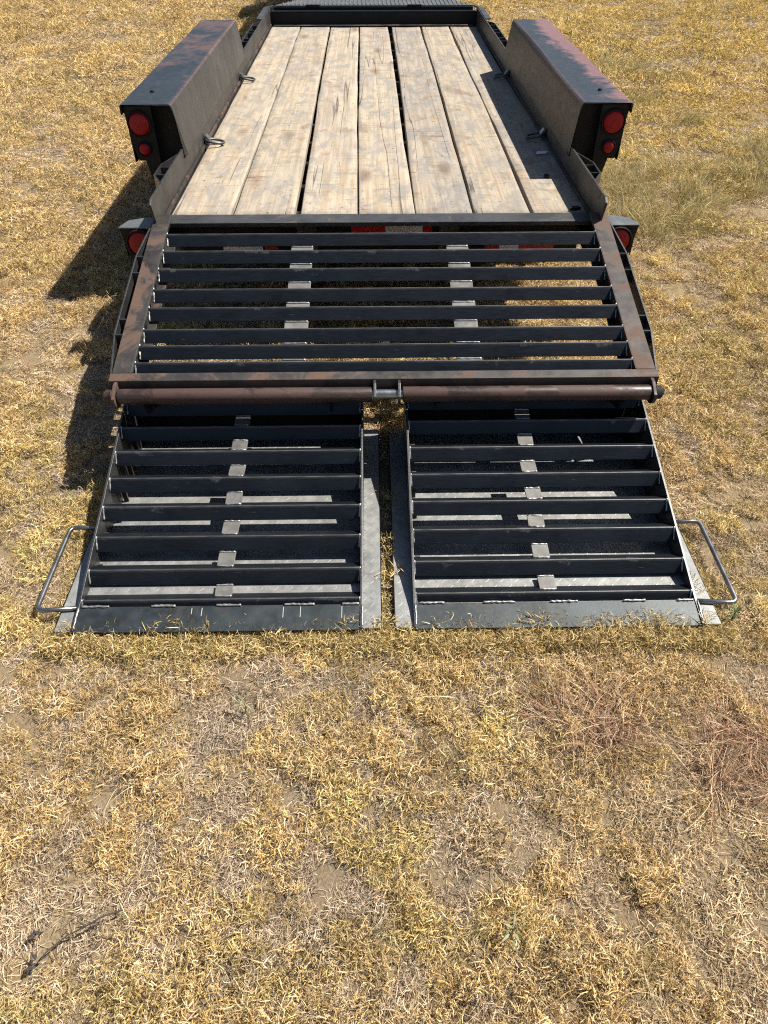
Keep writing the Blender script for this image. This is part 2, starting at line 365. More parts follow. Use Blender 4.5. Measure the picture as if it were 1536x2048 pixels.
# --- planks
rear = [(-1.028, -.735), (-.727, -.430), (-.396, -.120), (-.111, .166), (.175, .454), (.465, .738), (.748, 1.012)]
front = [(-1.018, -.739), (-.730, -.450), (-.441, -.164), (-.154, .126), (.173, .448), (.464, .732), (.744, 1.000)]
for k, (a, b) in enumerate(zip(rear, front)):
    ny_, nx_ = 60, 8; y0 = 3.522+rng.uniform(-.004, .004); y1 = 8.425+rng.uniform(-.02, .02)
    vs = []; lift = rng.uniform(-.003, .003); cup = rng.uniform(.001, .004); sd_ = 40+k*9
    for j in range(ny_+1):
        t = j/ny_; y = y0+(y1-y0)*t
        l = a[0]+(b[0]-a[0])*t; r = a[1]+(b[1]-a[1])*t
        bow = .004*math.sin(t*math.pi*(1.3+.2*k)+k); l += bow + .0025*(vnoise(np.array(y*3.), np.array(1.), sd_)-.5)*2; r += bow + .0025*(vnoise(np.array(y*3.), np.array(5.), sd_)-.5)*2
        for i in range(nx_+1):
            u = i/nx_; e = min(u, 1-u)
            z = DZ+lift+cup*(4*(u-.5)**2) + .004*(float(vnoise(np.array(u*2.2), np.array(y*1.4), sd_+3))-.5)
            if i in (0, nx_): z -= .005
            uu = [0, .02, .12, .3, .5, .7, .88, .98, 1][i]
            vs.append((l+(r-l)*uu, y, z))
    n = len(vs); W = nx_+1
    fs = [(j*W+i, j*W+i+1, (j+1)*W+i+1, (j+1)*W+i) for j in range(ny_) for i in range(nx_)]
    vs += [(p[0], p[1], DZ-.038) for p in vs]
    rim = [i for i in range(W)] + [j*W+nx_ for j in range(1, ny_+1)] + [ny_*W+i for i in range(nx_-1, -1, -1)] + [j*W for j in range(ny_-1, 0, -1)]
    fs += [(rim[i], n+rim[i], n+rim[(i+1) % len(rim)], rim[(i+1) % len(rim)]) for i in range(len(rim))]
    mb = MB(); mb.add(vs, fs, True); p = part(mb, 'plank', 'wood', deck)
    for pl in p.data.polygons: pl.use_smooth = len(pl.vertices) == 4 and abs(pl.normal.z) > .5
    # screw heads down the board
    for j in range(0, 13, 2):
        for u in (.2, .8):
            t = (3.66+j*.39-y0)/(y1-y0)
            if rng.random() < .35: continue

# --- rear crossbar (angle) at the end of the planks
mb = MB().prism([(3.412, .642), (3.518, .642), (3.518, .634), (3.420, .634), (3.420, .622), (3.412, .622)], -1.022+DX, 1.022+DX)
part(mb, 'rear_crossbar', 'bar', deck, .002)
# --- rear bumper beam under the deck end with reflective tape
bump = part(MB().box(-1.0, 1.0, 3.56, 3.64, .40, .588), 'rear_bumper_beam', 'black', None, .004)
def tape(x0, x1, z0, z1, mat):
    return part(MB().box(x0, x1, 3.5555, 3.5585, z0, z1), 'reflective_tape', mat, bump)
tape(-.15, .02, .532, .574, 'red_tape'); tape(.0215, .207, .530, .573, 'white_tape'); tape(.2085, .255, .531, .574, 'red_tape')
for x0, x1, mt in ((.43, .60, 'red_tape'), (.602, .70, 'white_tape'), (.702, .88, 'red_tape'), (-.8, -.6, 'white_tape'), (-.59, -.42, 'red_tape')): tape(x0, x1, .445, .49, mt)
for x in (-.37, .34): part(MB().box(x-.05, x+.05, 3.545, 3.561, .41, .583), 'bumper_bracket', 'mill_grey', bump, .002)

# --- side rails with cut rear corner
for s in (-1, 1):
    x = s*1.03+DX; xs = sorted((x, x+s*.011))
    mb = MB().prism([(3.335, .60), (3.335, .66), (3.30, .765), (3.325, .782), (8.62, .772), (8.62, .60)], xs[0], xs[1])
    rail = part(mb, 'side_rail', 'rail', None, .002)
    if s < 0: rail['label'] = 'left steel side rail along the deck'
    else: rail['label'] = 'right steel side rail along the deck'
    mb = MB().prism([(x-s*.011, 3.42), (x-s*.001, 3.42), (x-s*.001, 8.5), (x-s*.011, 8.5)], .637, .655, 'Z')
    part(mb, 'deck_retainer', 'rusty', rail)
    # rub strap with stake pockets, behind the fender and in front of it
    xo = x+s*.011
    def strap(pts, z0, z1, name='rub_strap', parent=rail, mat='mill_grey', t_=.007):
        poly = [(px, py) for px, py in pts]; off = [(px+s*t_, py) for px, py in pts][::-1]
        return part(MB().prism(poly+off, z0, z1, 'Z'), name, mat, parent)
    strap([(xo+s*.002, 3.585), (xo+s*.058, 3.70), (xo+s*.058, 3.86), (xo+s*.004, 4.03)], .695, .768)
    for yy in (3.715, 3.83): part(MB().box(*sorted((xo, xo+s*.057)), yy-.004, yy+.004, .695, .764), 'stake_pocket_plate', 'mill_grey', rail)
    strap([(xo+s*.004, 6.46), (xo+s*.062, 6.56), (xo+s*.062, 7.80), (xo+s*.004, 7.9)], .69, .764)
    for yy in (6.62, 6.74, 7.0, 7.13, 7.38, 7.5, 7.72): part(MB().box(*sorted((xo, xo+s*.061)), yy-.004, yy+.004, .69, .760), 'stake_pocket_plate', 'mill_grey', rail)
    # front corner gusset
    part(MB().prism([(xo, 7.93), (xo+s*.05, 7.96), (xo+s*.05, 8.60), (xo-s*.03, 8.72), (xo-s*.03, 8.66), (xo, 8.6)], .766, .778, 'Z'), 'corner_gusset', 'bar', rail)
    # tie-down rings
    for yy in (4.63, 6.20) if s < 0 else (4.72, 6.27):
        xi = x-s*.006
        clip = part(MB().prism([(xi-s*.0, .69), (xi-s*.010, .70), (xi-s*.032, .672), (xi-s*.032, .655), (xi, .645)], yy-.024, yy+.024, 'Y'), 'ring_clip', 'rod', rail, .002)
        pts = []
        for a in range(20):
            t = 2*math.pi*a/20; cx, cy = math.cos(t), math.sin(t)
            u = .044*cx + (.010 if cx > 0 else 0); v = .036*cy*(1.0 if cx < 0 else .96)
            pts.append((xi-s*(.054+u), yy-.012+v+.012*cx, .676-.022*(u+.05)/.1))
        part(MB().tube(pts, .0072, 8, True), 'tie_down_ring', 'mill_grey', rail)
    # tie loop or spring fins low on the outside
    if s < 0:
        lp = [(xo+s*(.004+.012*math.cos(t))+s*.022*(1+math.sin(t)*.9), 3.60+.02*math.cos(t), .70) for t in [2*math.pi*a/12 for a in range(12)]]
        part(MB().tube(lp, .005, 6, True), 'wire_loop', 'rod', rail)
    else:
        for k in range(4): part(MB().box(xo+.004, xo+.062, 3.555+k*.022, 3.561+k*.022, .655+.004*k, .70+.004*k), 'spring_leaf', 'mill_grey', rail)

# --- headboard and tongue box
hb = part(MB().prism([(8.56, .60), (8.60, .60), (8.60, .742), (8.56, .742)], -1.03+DX, 1.03+DX), 'headboard', 'black', None, .003)
part(MB().box(-1.0+DX, 1.0+DX, 8.50, 8.558, .628, .640), 'headboard_lip', 'rusty', hb, .002)
part(MB().box(-1.02+DX, 1.02+DX, 8.555, 8.612, .743, .750), 'headboard_cap', 'mill', hb, .002)
part(MB().box(-1.0+DX, 1.0+DX, 8.655, 8.70, .60, .772), 'box_wall', 'black', hb, .003)
bx = part(MB().prism([(-.98, 8.71), (.98, 8.71), (.52, 9.85), (-.52, 9.85)], .45, .770, 'Z'), 'tongue_box', 'black', None, .004)
lid = part(MB().prism([(-1.0, 8.66), (1.0, 8.66), (.80, 9.02), (.5, 9.9), (-.5, 9.9), (-.78, 9.02)], .776, .784, 'Z'), 'box_lid', 'lid', bx)
for x in (-.62, .40): part(MB().box(x-.07, x+.07, 8.645, 8.672, .770, .790), 'lid_hinge', 'black', bx, .002)
mb = MB()
for i in range(-23, 24):
    x = i*.042; ye = 8.68 + max(0, (1.0-abs(x))*1.15)
    ye = min(9.85, 8.68+(1.0-abs(x))*1.55)
    if ye-8.69 > .05: mb.prism([(x-.009, .784), (x-.004, .790), (x+.004, .790), (x+.009, .784)], 8.69, ye, 'Y')
rb = part(mb, 'lid_ribs', 'lid', bx); rb['kind'] = 'stuff'
tg = part(MB().box(-.06, .06, 9.85, 10.75, .46, .58), 'tongue_beam', 'black', None, .005)
for s in (-1, 1):
    part(MB().prism([(s*.98, 8.6), (s*.90, 8.6), (s*.02, 10.6), (s*.10, 10.6)], .34, .448, 'Z'), 'tongue_rail', 'black', tg, .004)
part(MB().tube([(0, 10.45, .30), (0, 10.45, .75)], .03, 12), 'jack_post', 'black', tg)

# --- fenders, lamps, wheels
def lamp(x, y, z, r, parent):
    mt = Matrix.Translation((x, y, z))
    g = part(MB().lathe([(r*1.20, .03), (r*1.20, -.006), (r*1.16, -.012), (r*1.07, -.012), (r*1.02, -.004)], 28, mt), 'lamp_grommet', 'rubber', parent)
    # lens mesh is centred on its own origin so that the ring pattern is concentric
    me_ = MB().lathe([(r*1.02, 0), (r*.98, -.009), (r*.86, -.013), (r*.5, -.016), (0.0005, -.017)], 28).mesh('lamp_lens', 'lens')
    part_me(me_, 'lamp_lens', parent, (x, y, z))
for s in (-1, 1):
    xi, xo = s*1.050+DX, s*1.315+DX; y0, y1 = 4.065, 6.47; zt = .992
    mb = MB()
    # folded sheet: inner side, rounded inner edge, top, rounded outer edge, outer lip; open below
    prof = [(s*1.024+DX, .735), (xi-s*.006, .96), (xi, zt-.008), (xi+s*.010, zt), (xo-s*.010, zt), (xo, zt-.008), (xo, zt-.05)]
    inner = [(p[0]+(s*.005 if i < 3 else (-s*.005 if i > 4 else 0)), p[1]-(.005 if 2 <= i <= 5 else 0)) for i, p in enumerate(prof)]
    ring = prof+inner[::-1]; n = len(ring); ys = [y0, y0+.004, 4.4, 4.8, 5.3, 5.8, 6.2, y1]
    vs = []
    for yy in ys:
        for i, (px, pz) in enumerate(ring):
            jit = 0.0035*math.sin(yy*3.1+i)*(1 if i in (3, 4, n-4, n-5) else 0)
            yo = 0
            if yy == y0: yo = .075*max(0, (.96-pz))/.2*.9 + (.006*math.sin(px*60))
            if yy == y1: yo = .10*((.99-pz)/.25)**2 if pz < .985 else 0
            vs.append((px, yy+yo, pz+jit))
    fs = [(j*n+i, j*n+(i+1) % n, (j+1)*n+(i+1) % n, (j+1)*n+i) for j in range(len(ys)-1) for i in range(n)]
    fs += [tuple(range(n)), tuple(range((len(ys)-1)*n, len(ys)*n))[::-1]]
    mb.add(vs, fs)
    fd = part(mb, 'fender', 'fender_l' if s < 0 else 'fender_r', None, .002)
    fd['label'] = 'dark blue grey steel fender on the left side' if s < 0 else 'right fender with pink worn primer along its top'
    # outer skirt, front closure
    part(MB().prism([(4.35, .94), (6.25, .94), (6.45, .80), (6.45, .62), (6.40, .62), (6.1, .90), (5.7, .93), (4.9, .93), (4.45, .88), (4.2, .70), (4.12, .70), (4.12, .94)], *sorted((xo-s*.012, xo-s*.006))), 'fender_skirt', 'black', fd)
    part(MB().prism([(s*1.048+DX, .60), (s*1.20+DX, .60), (xo-s*.03, .74), (xo-s*.01, zt-.014), (s*1.058+DX, zt-.014)], 4.16, 4.166, 'Y'), 'fender_back_plate', 'black', fd)
    # light plate on the outer half, with a tapering tail
    xa, xb = s*1.165+DX, s*1.308+DX
    part(MB().prism([(xa, .70), (xa, zt-.016), (xb, zt-.016), (xb-s*.012, .80), (xb-s*.028, .715), (s*1.245+DX, .715), (s*1.21+DX, .55), (s*1.12+DX, .55), (s*1.12+DX, .70)], 4.095, 4.101, 'Y'), 'light_plate', 'black', fd, .001)
    lamp(s*1.237+DX, 4.092, .894, .0535, fd); lamp(s*1.236+DX, 4.092, .774, .0300, fd)
    part(MB().tube([(s*1.2+DX, 4.17+.15, .9905), (s*1.2+DX, 4.17+.15, .999)], .011, 8), 'fender_bolt', 'black', fd)
    # low rear light box beside the deck end
    xa, xb = s*1.05+DX*.5, s*1.245+DX*.5
    bx_ = part(MB().prism([(xa, 3.40), (xb, 3.40), (xb-s*.03, 3.49), (xb-s*.10, 3.52), (xa, 3.53)], .622, .628, 'Z'), 'light_box', 'lid', None, .001)
    bx_['label'] = 'low light box beside the left rear deck corner' if s < 0 else 'low light box beside the right rear deck corner'
    part(MB().prism([(xa, .47), (xb-s*.022, .47), (xb-s*.002, .62), (xa, .62)], 3.408, 3.414, 'Y'), 'box_face', 'black', bx_)
    part(MB().prism([(3.416, .47), (3.49, .55), (3.50, .62), (3.416, .62)], *sorted((xb-s*.012, xb-s*.008))), 'box_side', 'black', bx_)
    lamp(s*1.153+DX*.5, 3.404, .548, .0590, bx_)
    for yy in (4.74, 5.66):
        wh = empty('wheel', (0, 0, 0)); wh.parent = trailer; wh.location = Vector((s*1.185+DX, yy, .36))-O
        rim = MB().lathe([(.0, -.02), (.05, -.03), (.06, -.03), (.10, -.02), (.17, -.035), (.19, -.09), (.20, -.095), (.20, .095), (.19, .09), (.17, .05), (.0, .05)], 28, Matrix.Rotation(s*R(90), 4, 'Z'))
        tyre = MB().lathe([(.198, -.095), (.23, -.108), (.30, -.112), (.345, -.098), (.36, -.07), (.363, 0), (.36, .07), (.345, .098), (.30, .112), (.23, .108), (.198, .095), (.198, -.095)], 40, Matrix.Rotation(s*R(90), 4, 'Z'))
        for nm, mm, mt in (('rim', rim, 'bar'), ('tyre', tyre, 'rubber')): link(nm, mm.mesh(nm, mt), wh)
for yy in (4.74, 5.66): part(MB().tube([(-1.1, yy, .36), (1.1, yy, .36)], .04, 12), 'axle', 'black')

# --- dovetail
def weld_line(mb, a, b, r=.004, step=.006):
    a, b = Vector(a), Vector(b); n = max(3, int((b-a).length/step)); pts = [a.lerp(b, i/n)+Vector(rng.normal(0, .0006, 3)) for i in range(n+1)]
    mb.tube(pts, [r*(.7+.6*rng.random()) for _ in pts], 5)
YD = [3.248, 3.128, 3.006, 2.876, 2.762, 2.635, 2.544, 2.451]
DS = math.atan(.218/.92)
def dz(y): return .447 + .237*(y-2.37)
dove = None
for s in (-1, 1):
    # side beam: top flange, web, bottom flange (I section), sloping
    def pl(y, o): return (y, dz(y)+o)
    mb = MB()
    xo_, xi_ = s*1.062, s*.986
    def slab(x0, x1, o0, o1, ya=2.4, yb=3.395):
        mb.prism([(ya, dz(ya)+o0), (yb, dz(yb)+o0), (yb, dz(yb)+o1), (ya, dz(ya)+o1)], *sorted((x0, x1)))
    slab(xo_, xi_, -.008, 0); slab(s*1.028, s*1.020, -.128, -.0085); slab(xo_, xi_, -.137, -.1285)
    sb = part(mb, 'dovetail_side_beam', 'rusty', None, .002)
    sb['label'] = ('left' if s < 0 else 'right')+' rusty brown beam of the sloping dovetail'
    if s < 0: dove = sb
    # inner weld lip and posts
    mb = MB()
    mb.prism([(2.40, dz(2.40)-.012), (3.39, dz(3.39)-.012), (3.39, dz(3.39)+.002), (2.40, dz(2.40)+.002)], *sorted((xi_, xi_-s*.003)))
    part(mb, 'beam_edge', 'mill_grey' if s < 0 else 'rusty', sb, .001)
    for y in YD:
        mb = MB(); weld_line(mb, (xi_-s*.004, y+.01, dz(y)+.003), (xi_-s*.006, y-.034, dz(y)-.044), .004); part(mb, 'weld_bead', 'weld', sb)
    # rub strap with stake pockets
    P_ = [(s*1.066, 3.345), (s*1.097, 3.125), (s*1.098, 3.115), (s*1.098, 2.635), (s*1.097, 2.625), (s*1.066, 2.395)]
    vs = []; 
    for (px, py) in P_:
        z = dz(py)-.012
        vs += [(px, py, z), (px+s*.007, py, z), (px+s*.007, py, z-.065), (px, py, z-.065)]
    n = len(P_); fs = [(j*4+i, j*4+(i+1) % 4, (j+1)*4+(i+1) % 4, (j+1)*4+i) for j in range(n-1) for i in range(4)] + [(0, 1, 2, 3), tuple(range((n-1)*4, n*4))[::-1]]
    part(MB().add(vs, fs), 'rub_strap', 'mill_grey', sb, .001)
    for yy in (3.115, 3.005, 2.715, 2.625):
        part(MB().box(*sorted((s*1.0625, s*1.0972)), yy-.004, yy+.004, dz(yy)-.076, dz(yy)-.013), 'stake_pocket_plate', 'mill_grey', sb)
a_, t5, c_ = .0395, .005, .7071
ANG = [(-.0015, -.0004), (-a_, -a_), (-a_+t5*c_, -a_-t5*c_), (0, -t5*1.414), (a_-t5*c_, -a_-t5*c_), (a_, -a_), (.0015, -.0004)]
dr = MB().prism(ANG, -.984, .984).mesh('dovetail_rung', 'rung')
YD = [3.248, 3.128, 3.006, 2.876, 2.762, 2.635, 2.544, 2.451]
for i, y in enumerate(YD):
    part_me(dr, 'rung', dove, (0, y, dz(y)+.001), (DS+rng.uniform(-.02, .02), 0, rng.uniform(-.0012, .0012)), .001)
# spacer bars between the rungs, two columns
for x in (-.365, .345):
    for i in range(len(YD)-1):
        ya, yb = YD[i]-.037, YD[i+1]+.034
        w_ = .0495; yc = (ya+yb)/2; h = (ya-yb)/2+.004
        mt = Matrix.Translation((x, yc, dz(yc)-.040)) @ Matrix.Rotation(DS, 4, 'X')
        sp = part(MB().box(-w_, w_, -h, h, -.003, .003, mt), 'spacer_bar', 'tab', dove, .001)
        mb = MB(); pts = [mt @ Vector((u, h-.006, .005)) for u in np.linspace(-w_*.96, w_*.96, 14)]
        mb.tube(pts, [.0025+.0012*rng.random() for _ in pts], 6); part(mb, 'weld_bead', 'weld', dove)
    if x < 0:
        for i in (3, 4, 5):
            yc = (YD[i]+YD[i+1])/2-.022
            mt = Matrix.Translation((x+.075, yc, dz(yc)-.052)) @ Matrix.Rotation(DS, 4, 'X')
            part(MB().box(-.014, .014, -.02, .02, -.003, .003, mt), 'spacer_bar', 'tab', dove)
# bottom bar (angle) and hinge pipe
bb = part(MB().prism([(2.358, dz(2.358)), (2.398, dz(2.398)), (2.398, dz(2.398)-.006), (2.364, dz(2.364)-.007), (2.364, .402), (2.358, .402)], -1.068, 1.068), 'dovetail_bottom_bar', 'rusty', None, .002)
mb = MB().prism([(2.3995, dz(2.4)-.012), (2.45, dz(2.45)-.05), (2.45, dz(2.45)-.13), (2.3995, .36)], -1.02, 1.02); part(mb, 'bottom_stiffener', 'mill', bb)
PY, PZ, PR = 2.322, .396, .0298
def xcyl(x0, x1, r, bulge=None, seg=28):
    return MB().tube([(x0, PY, PZ), (x0+(x1-x0)*.004, PY, PZ), (x1-(x1-x0)*.004, PY, PZ), (x1, PY, PZ)], [r*.97, r, r, r*.97], seg)
pp = part(xcyl(-1.030, -.052, PR), 'hinge_pipe', 'pipe'); pp['label'] = 'left half of the brown hinge pipe'
p2 = part(xcyl(.068, 1.030, PR), 'hinge_pipe', 'pipe'); p2['label'] = 'right half of the brown hinge pipe'
part(xcyl(-1.07, 1.07, .020, seg=20), 'hinge_rod', 'rod', pp)
def hinge_plate(x, t_, parent, mat='mill_grey', r=.040):
    poly = [(PY+r*math.cos(a), PZ+r*math.sin(a)) for a in np.linspace(R(-200), R(40), 18)] + [(PY+.039, PZ+.043), (PY+.012, PZ+.043)]
    part(MB().prism(poly, x-t_, x+t_, 'X'), 'hinge_plate', mat, parent, .001)
for x in (-.040, .055): hinge_plate(x, .005, bb)
for x in (-1.040, 1.040): hinge_plate(x, .006, bb, 'rusty', .044)
for s, w_ in ((-1, .04), (1, .035)):
    x0 = s*1.047; mb = MB().tube([(x0, PY, PZ), (x0+s*.008, PY, PZ), (x0+s*.010, PY, PZ), (x0+s*w_*.7, PY, PZ), (x0+s*w_, PY, PZ)], [.030, .030, .025, .027, .016], 14)
    part(mb, 'hinge_cap', 'pipe' if s < 0 else 'black', pp if s < 0 else p2)

# --- ramps
RS = math.atan(.273)
def rz(y): return .035+.273*(y-1.45)
rung_w = .958
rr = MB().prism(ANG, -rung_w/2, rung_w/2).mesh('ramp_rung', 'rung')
lz = MB()           # one raised lozenge of tread plate
def add_tread(mb, x0, x1, y0, y1, z, skip=None):
    p = .026; ny_ = int((y1-y0)/p); nx_ = int((x1-x0)/p)
    for j in range(ny_):
        for i in range(nx_):
            x = x0+(i+.5)*p; y = y0+(j+.5)*p; a = R(45) if (i+j) % 2 else R(-45)
            if skip and skip(x, y): continue
            c, s_ = math.cos(a), math.sin(a); L, B, Hh = .0105, .0032, .0005
            pts = [(-L, 0, 0), (0, -B, 0), (L, 0, 0), (0, B, 0), (-L*.5, 0, Hh), (L*.5, 0, Hh)]
            mb.add([(x+c*u-s_*v, y+s_*u+c*v, z+h) for u, v, h in pts], [(0, 1, 4), (1, 5, 4), (1, 2, 5), (2, 3, 5), (3, 4, 5), (3, 0, 4)])
def build_ramp(xl, xr, fl_l, fl_r, ridges, tab_x, hs, label, seed):
    tl = .0085; ztop = .0365
    base = part(MB().box(xl-fl_l, xr+fl_r, 1.466, 2.572, .034, .0425), 'ramp', 'plate'); base['label'] = label
    mb = MB(); add_tread(mb, xl-fl_l+.006, xr+fl_r-.006, 1.475, 2.565, .0425); tr = part(mb, 'tread_pattern', 'plate', base); tr['kind'] = 'stuff'
    # folded down edge of the base plate
    for x in (xl-fl_l, xr+fl_r): part(MB().box(x-.003, x+.003, 1.47, 2.57, .004, .0420), 'plate_edge', 'mill', base)
    for x in (xl, xr):
        e0, e1 = 1.462, 2.56
        sp = part(MB().prism([(e0, .0428), (e1, .0428), (e1, .325), (2.47, rz(2.47)+.002), (1.55, rz(1.55)+.003), (e0, .052)], x-tl/2, x+tl/2), 'side_plate', 'mill_grey', base, .001)
    xc = (xl+xr)/2; W = xr-xl-tl
    for y in ridges:
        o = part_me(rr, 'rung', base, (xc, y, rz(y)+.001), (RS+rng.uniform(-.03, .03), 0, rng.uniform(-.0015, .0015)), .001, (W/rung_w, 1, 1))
    # spacer tabs between the rungs
    for i in range(len(ridges)-1):
        ya, yb = ridges[i]-.040, ridges[i+1]+.024
        yc = (ya+yb)/2; h = (ya-yb)/2+.006; x = tab_x + rng.uniform(-.004, .004)+ (.006*i if tab_x > 0 else 0)*0
        mt = Matrix.Translation((x, yc, rz(yc)-.028)) @ Matrix.Rotation(.06, 4, 'X') @ Matrix.Rotation(rng.uniform(-.04, .04), 4, 'Z')
        part(MB().box(-.030, .030, -h, h, -.0035, .0035, mt), 'spacer_tab', 'tab', base, .001)
        for yy in (h-.004, -h+.006):
            mb = MB(); weld_line(mb, mt @ Vector((-.028, yy, .004)), mt @ Vector((.028, yy, .004)), .0032); part(mb, 'weld_bead', 'weld', base)
    # toe plate from the last rung down to the ground
    tp = part(MB().prism([(1.458, .0455), (1.470, .0432), (1.553, .0560), (1.553, .0630)], xl+tl/2+.001, xr-tl/2-.001), 'toe_plate', 'toe', base, .001)
    mb = MB()
    for u in (.06, .30, .53, .78, .97):
        x = xl+u*(xr-xl); L = .035+.02*rng.random()
        x0_, x1_ = max(xl+.008, x-L), min(xr-.008, x+L)
        if x1_-x0_ > .02: weld_line(mb, (x0_, 1.5525, .0655), (x1_, 1.5525, .0655), .0042)
    for y in list(ridges):
        for x, sg in ((xl+tl/2, 1), (xr-tl/2, -1)):
            weld_line(mb, (x+sg*.002, y+.002, rz(y)+.003), (x+sg*.004, y-.030, rz(y)-.036), .0036)
            weld_line(mb, (x+sg*.002, y, rz(y)+.002), (x+sg*.003, y+.030, rz(y)-.026), .003)
    for x in (xl, xr): weld_line(mb, (x+.003, 1.468, .052), (x+.003, 1.548, .066), .0035)
    ws = part(mb, 'weld_seam', 'weld', base); ws['kind'] = 'stuff'
    # soapstone marks
    for u in ((.41, .44, .72, .78, .93) if hs < 0 else ()):
        x = xl+u*(xr-xl)+rng.uniform(-.01, .01); y1 = 1.49+rng.uniform(0, .035)
        tz = lambda yy: .0455+(yy-1.458)*.1842
        poly = [(y1, tz(y1)+.0004), (1.545, tz(1.545)+.0004), (1.545, tz(1.545)+.001), (y1, tz(y1)+.001)]
        part(MB().prism(poly, x-.0011, x+.0011), 'soapstone_mark', 'chalk', base)
    # inside stiffener posts and back wall
    for y in ridges[:6]: part(MB().box(xl+.012, xl+.030, y-.075, y-.067, .043, rz(y-.07)-.045), 'inner_post', 'rusty', base)
    part(MB().box(xl+.006, xr-.006, 2.548, 2.556, .043, .30), 'back_wall', 'black', base)
    # hinge tabs up to the pipe
    for x in (xl+.12, xr-.12): part(MB().prism([(2.33, .31), (2.46, .27), (2.46, .33), (2.35, .372), (2.31, .362)], x-.006, x+.006), 'hinge_tab', 'mill', base)
    # lifting handle: bent rod outside
    x = xl if hs < 0 else xr; xo_ = x + hs*.142
    P_ = [Vector((x-hs*.002, 1.935, .062)), Vector((xo_, 1.940, .066)), Vector((xo_+hs*.004, 1.548, .052)), Vector((x-hs*.002, 1.56, .050))]
    path = [P_[0]]
    for i in (1, 2):
        a, b, c = P_[i-1], P_[i], P_[i+1]; d0 = (a-b).normalized(); d1 = (c-b).normalized(); rr_ = .028
        for k in range(6):
            t = k/5; path.append((b+d0*rr_).lerp(b, t).lerp(b.lerp(b+d1*rr_, t), t))
    path.append(P_[3])
    part(MB().tube(path, .0085, 10), 'handle', 'rod', base)
    return base
YL = [2.42, 2.299, 2.182, 2.062, 1.939, 1.815, 1.687, 1.576]
YR = [2.44, 2.318, 2.19, 2.068, 1.949, 1.832, 1.708, 1.588]
build_ramp(-1.054, -.093, .062, .066, YL, -.575, -1, 'left loading ramp lowered onto the grass', 1)
build_ramp(.088, 1.053, .066, .064, YR, .555, 1, 'right loading ramp lowered onto the grass', 2)

# ================================================================== loose things on the deck
def scrap(name, loc, pts, mat, label, cat, h=.004, rz_=0.):
    mb = MB().prism(pts, 0, h, 'Z'); o = mb.build(name, mat); o.location = loc; o.rotation_euler = (.08, .05, rz_); tag(o, label, cat); return o
scrap('paper_scrap', (.945, 4.44, DZ+.008), [(-.045, -.016), (.02, -.022), (.045, .0), (.03, .016), (-.02, .014)], 'paper', 'small white paper scrap in the fender shadow on the deck', 'scrap', rz_=.4)
scrap('dirt_clod', (.90, 4.03, DZ+.006), [(-.012, -.012), (.012, -.012), (.015, .006), (.002, .018), (-.013, .008)], 'rubber', 'tiny black clod on the shaded right plank', 'clod', .012)
scrap('dark_leaf', (.955, 3.56, DZ+.007), [(-.03, -.006), (-.006, -.014), (.03, -.008), (.022, .010), (-.01, .014)], 'rubber', 'curled black leaf by the right end of the rear crossbar', 'leaf', .012, .3)

# ================================================================== tow vehicle, known only by its shadow
tk = empty('pickup_truck', (0, 10.6, 0)); tag(tk, 'dark pickup ahead of the trailer, shadowing the grass at top left', 'truck')
def tpart(mb, name, mat, bevel=.02): mb.v = [(p[0], p[1]-10.6, p[2]) for p in mb.v]; return link(name, mb.mesh(name, mat), tk, bevel)
side = [(10.85, .62), (10.80, 1.0), (10.84, 1.42), (13.0, 1.44), (13.02, 1.30), (16.3, 1.28), (16.45, .9), (16.40, .5), (15.85, .5), (15.75, .85), (15.3, .98), (14.85, .85), (14.75, .48), (12.55, .48), (12.45, .85), (12.0, .98), (11.55, .85), (11.45, .6)]
tpart(MB().prism(side, -1.0, 1.0), 'body', 'truck', .04)
tpart(MB().prism([(13.05, 1.30), (13.15, 1.88), (13.5, 1.95), (14.5, 1.93), (15.2, 1.30)], -.86, .86), 'cab', 'truck', .05)
tpart(MB().box(-.65, .65, 13.085, 13.10, 1.42, 1.82), 'rear_window', 'glass', .004)
tpart(MB().box(-.98, .98, 10.62, 10.80, .52, .70), 'rear_bumper', 'chrome', .02)
for s in (-1, 1):
    tpart(MB().box(*sorted((s*.86, s*.985)), 10.80, 10.84, .98, 1.32), 'tail_lamp', 'lens', .008)
    for y in (12.0, 15.3):
        wh = MB().lathe([(.0, .0), (.12, -.02), (.22, -.05), (.235, -.11), (.30, -.13), (.37, -.11), (.39, -.05), (.39, .05), (.37, .11), (.30, .13), (.22, .12), (0, .12)], 32, Matrix.Translation((s*.87, y, .39)) @ Matrix.Rotation(s*R(90), 4, 'Z'))
        tpart(wh, 'wheel', 'rubber', 0)

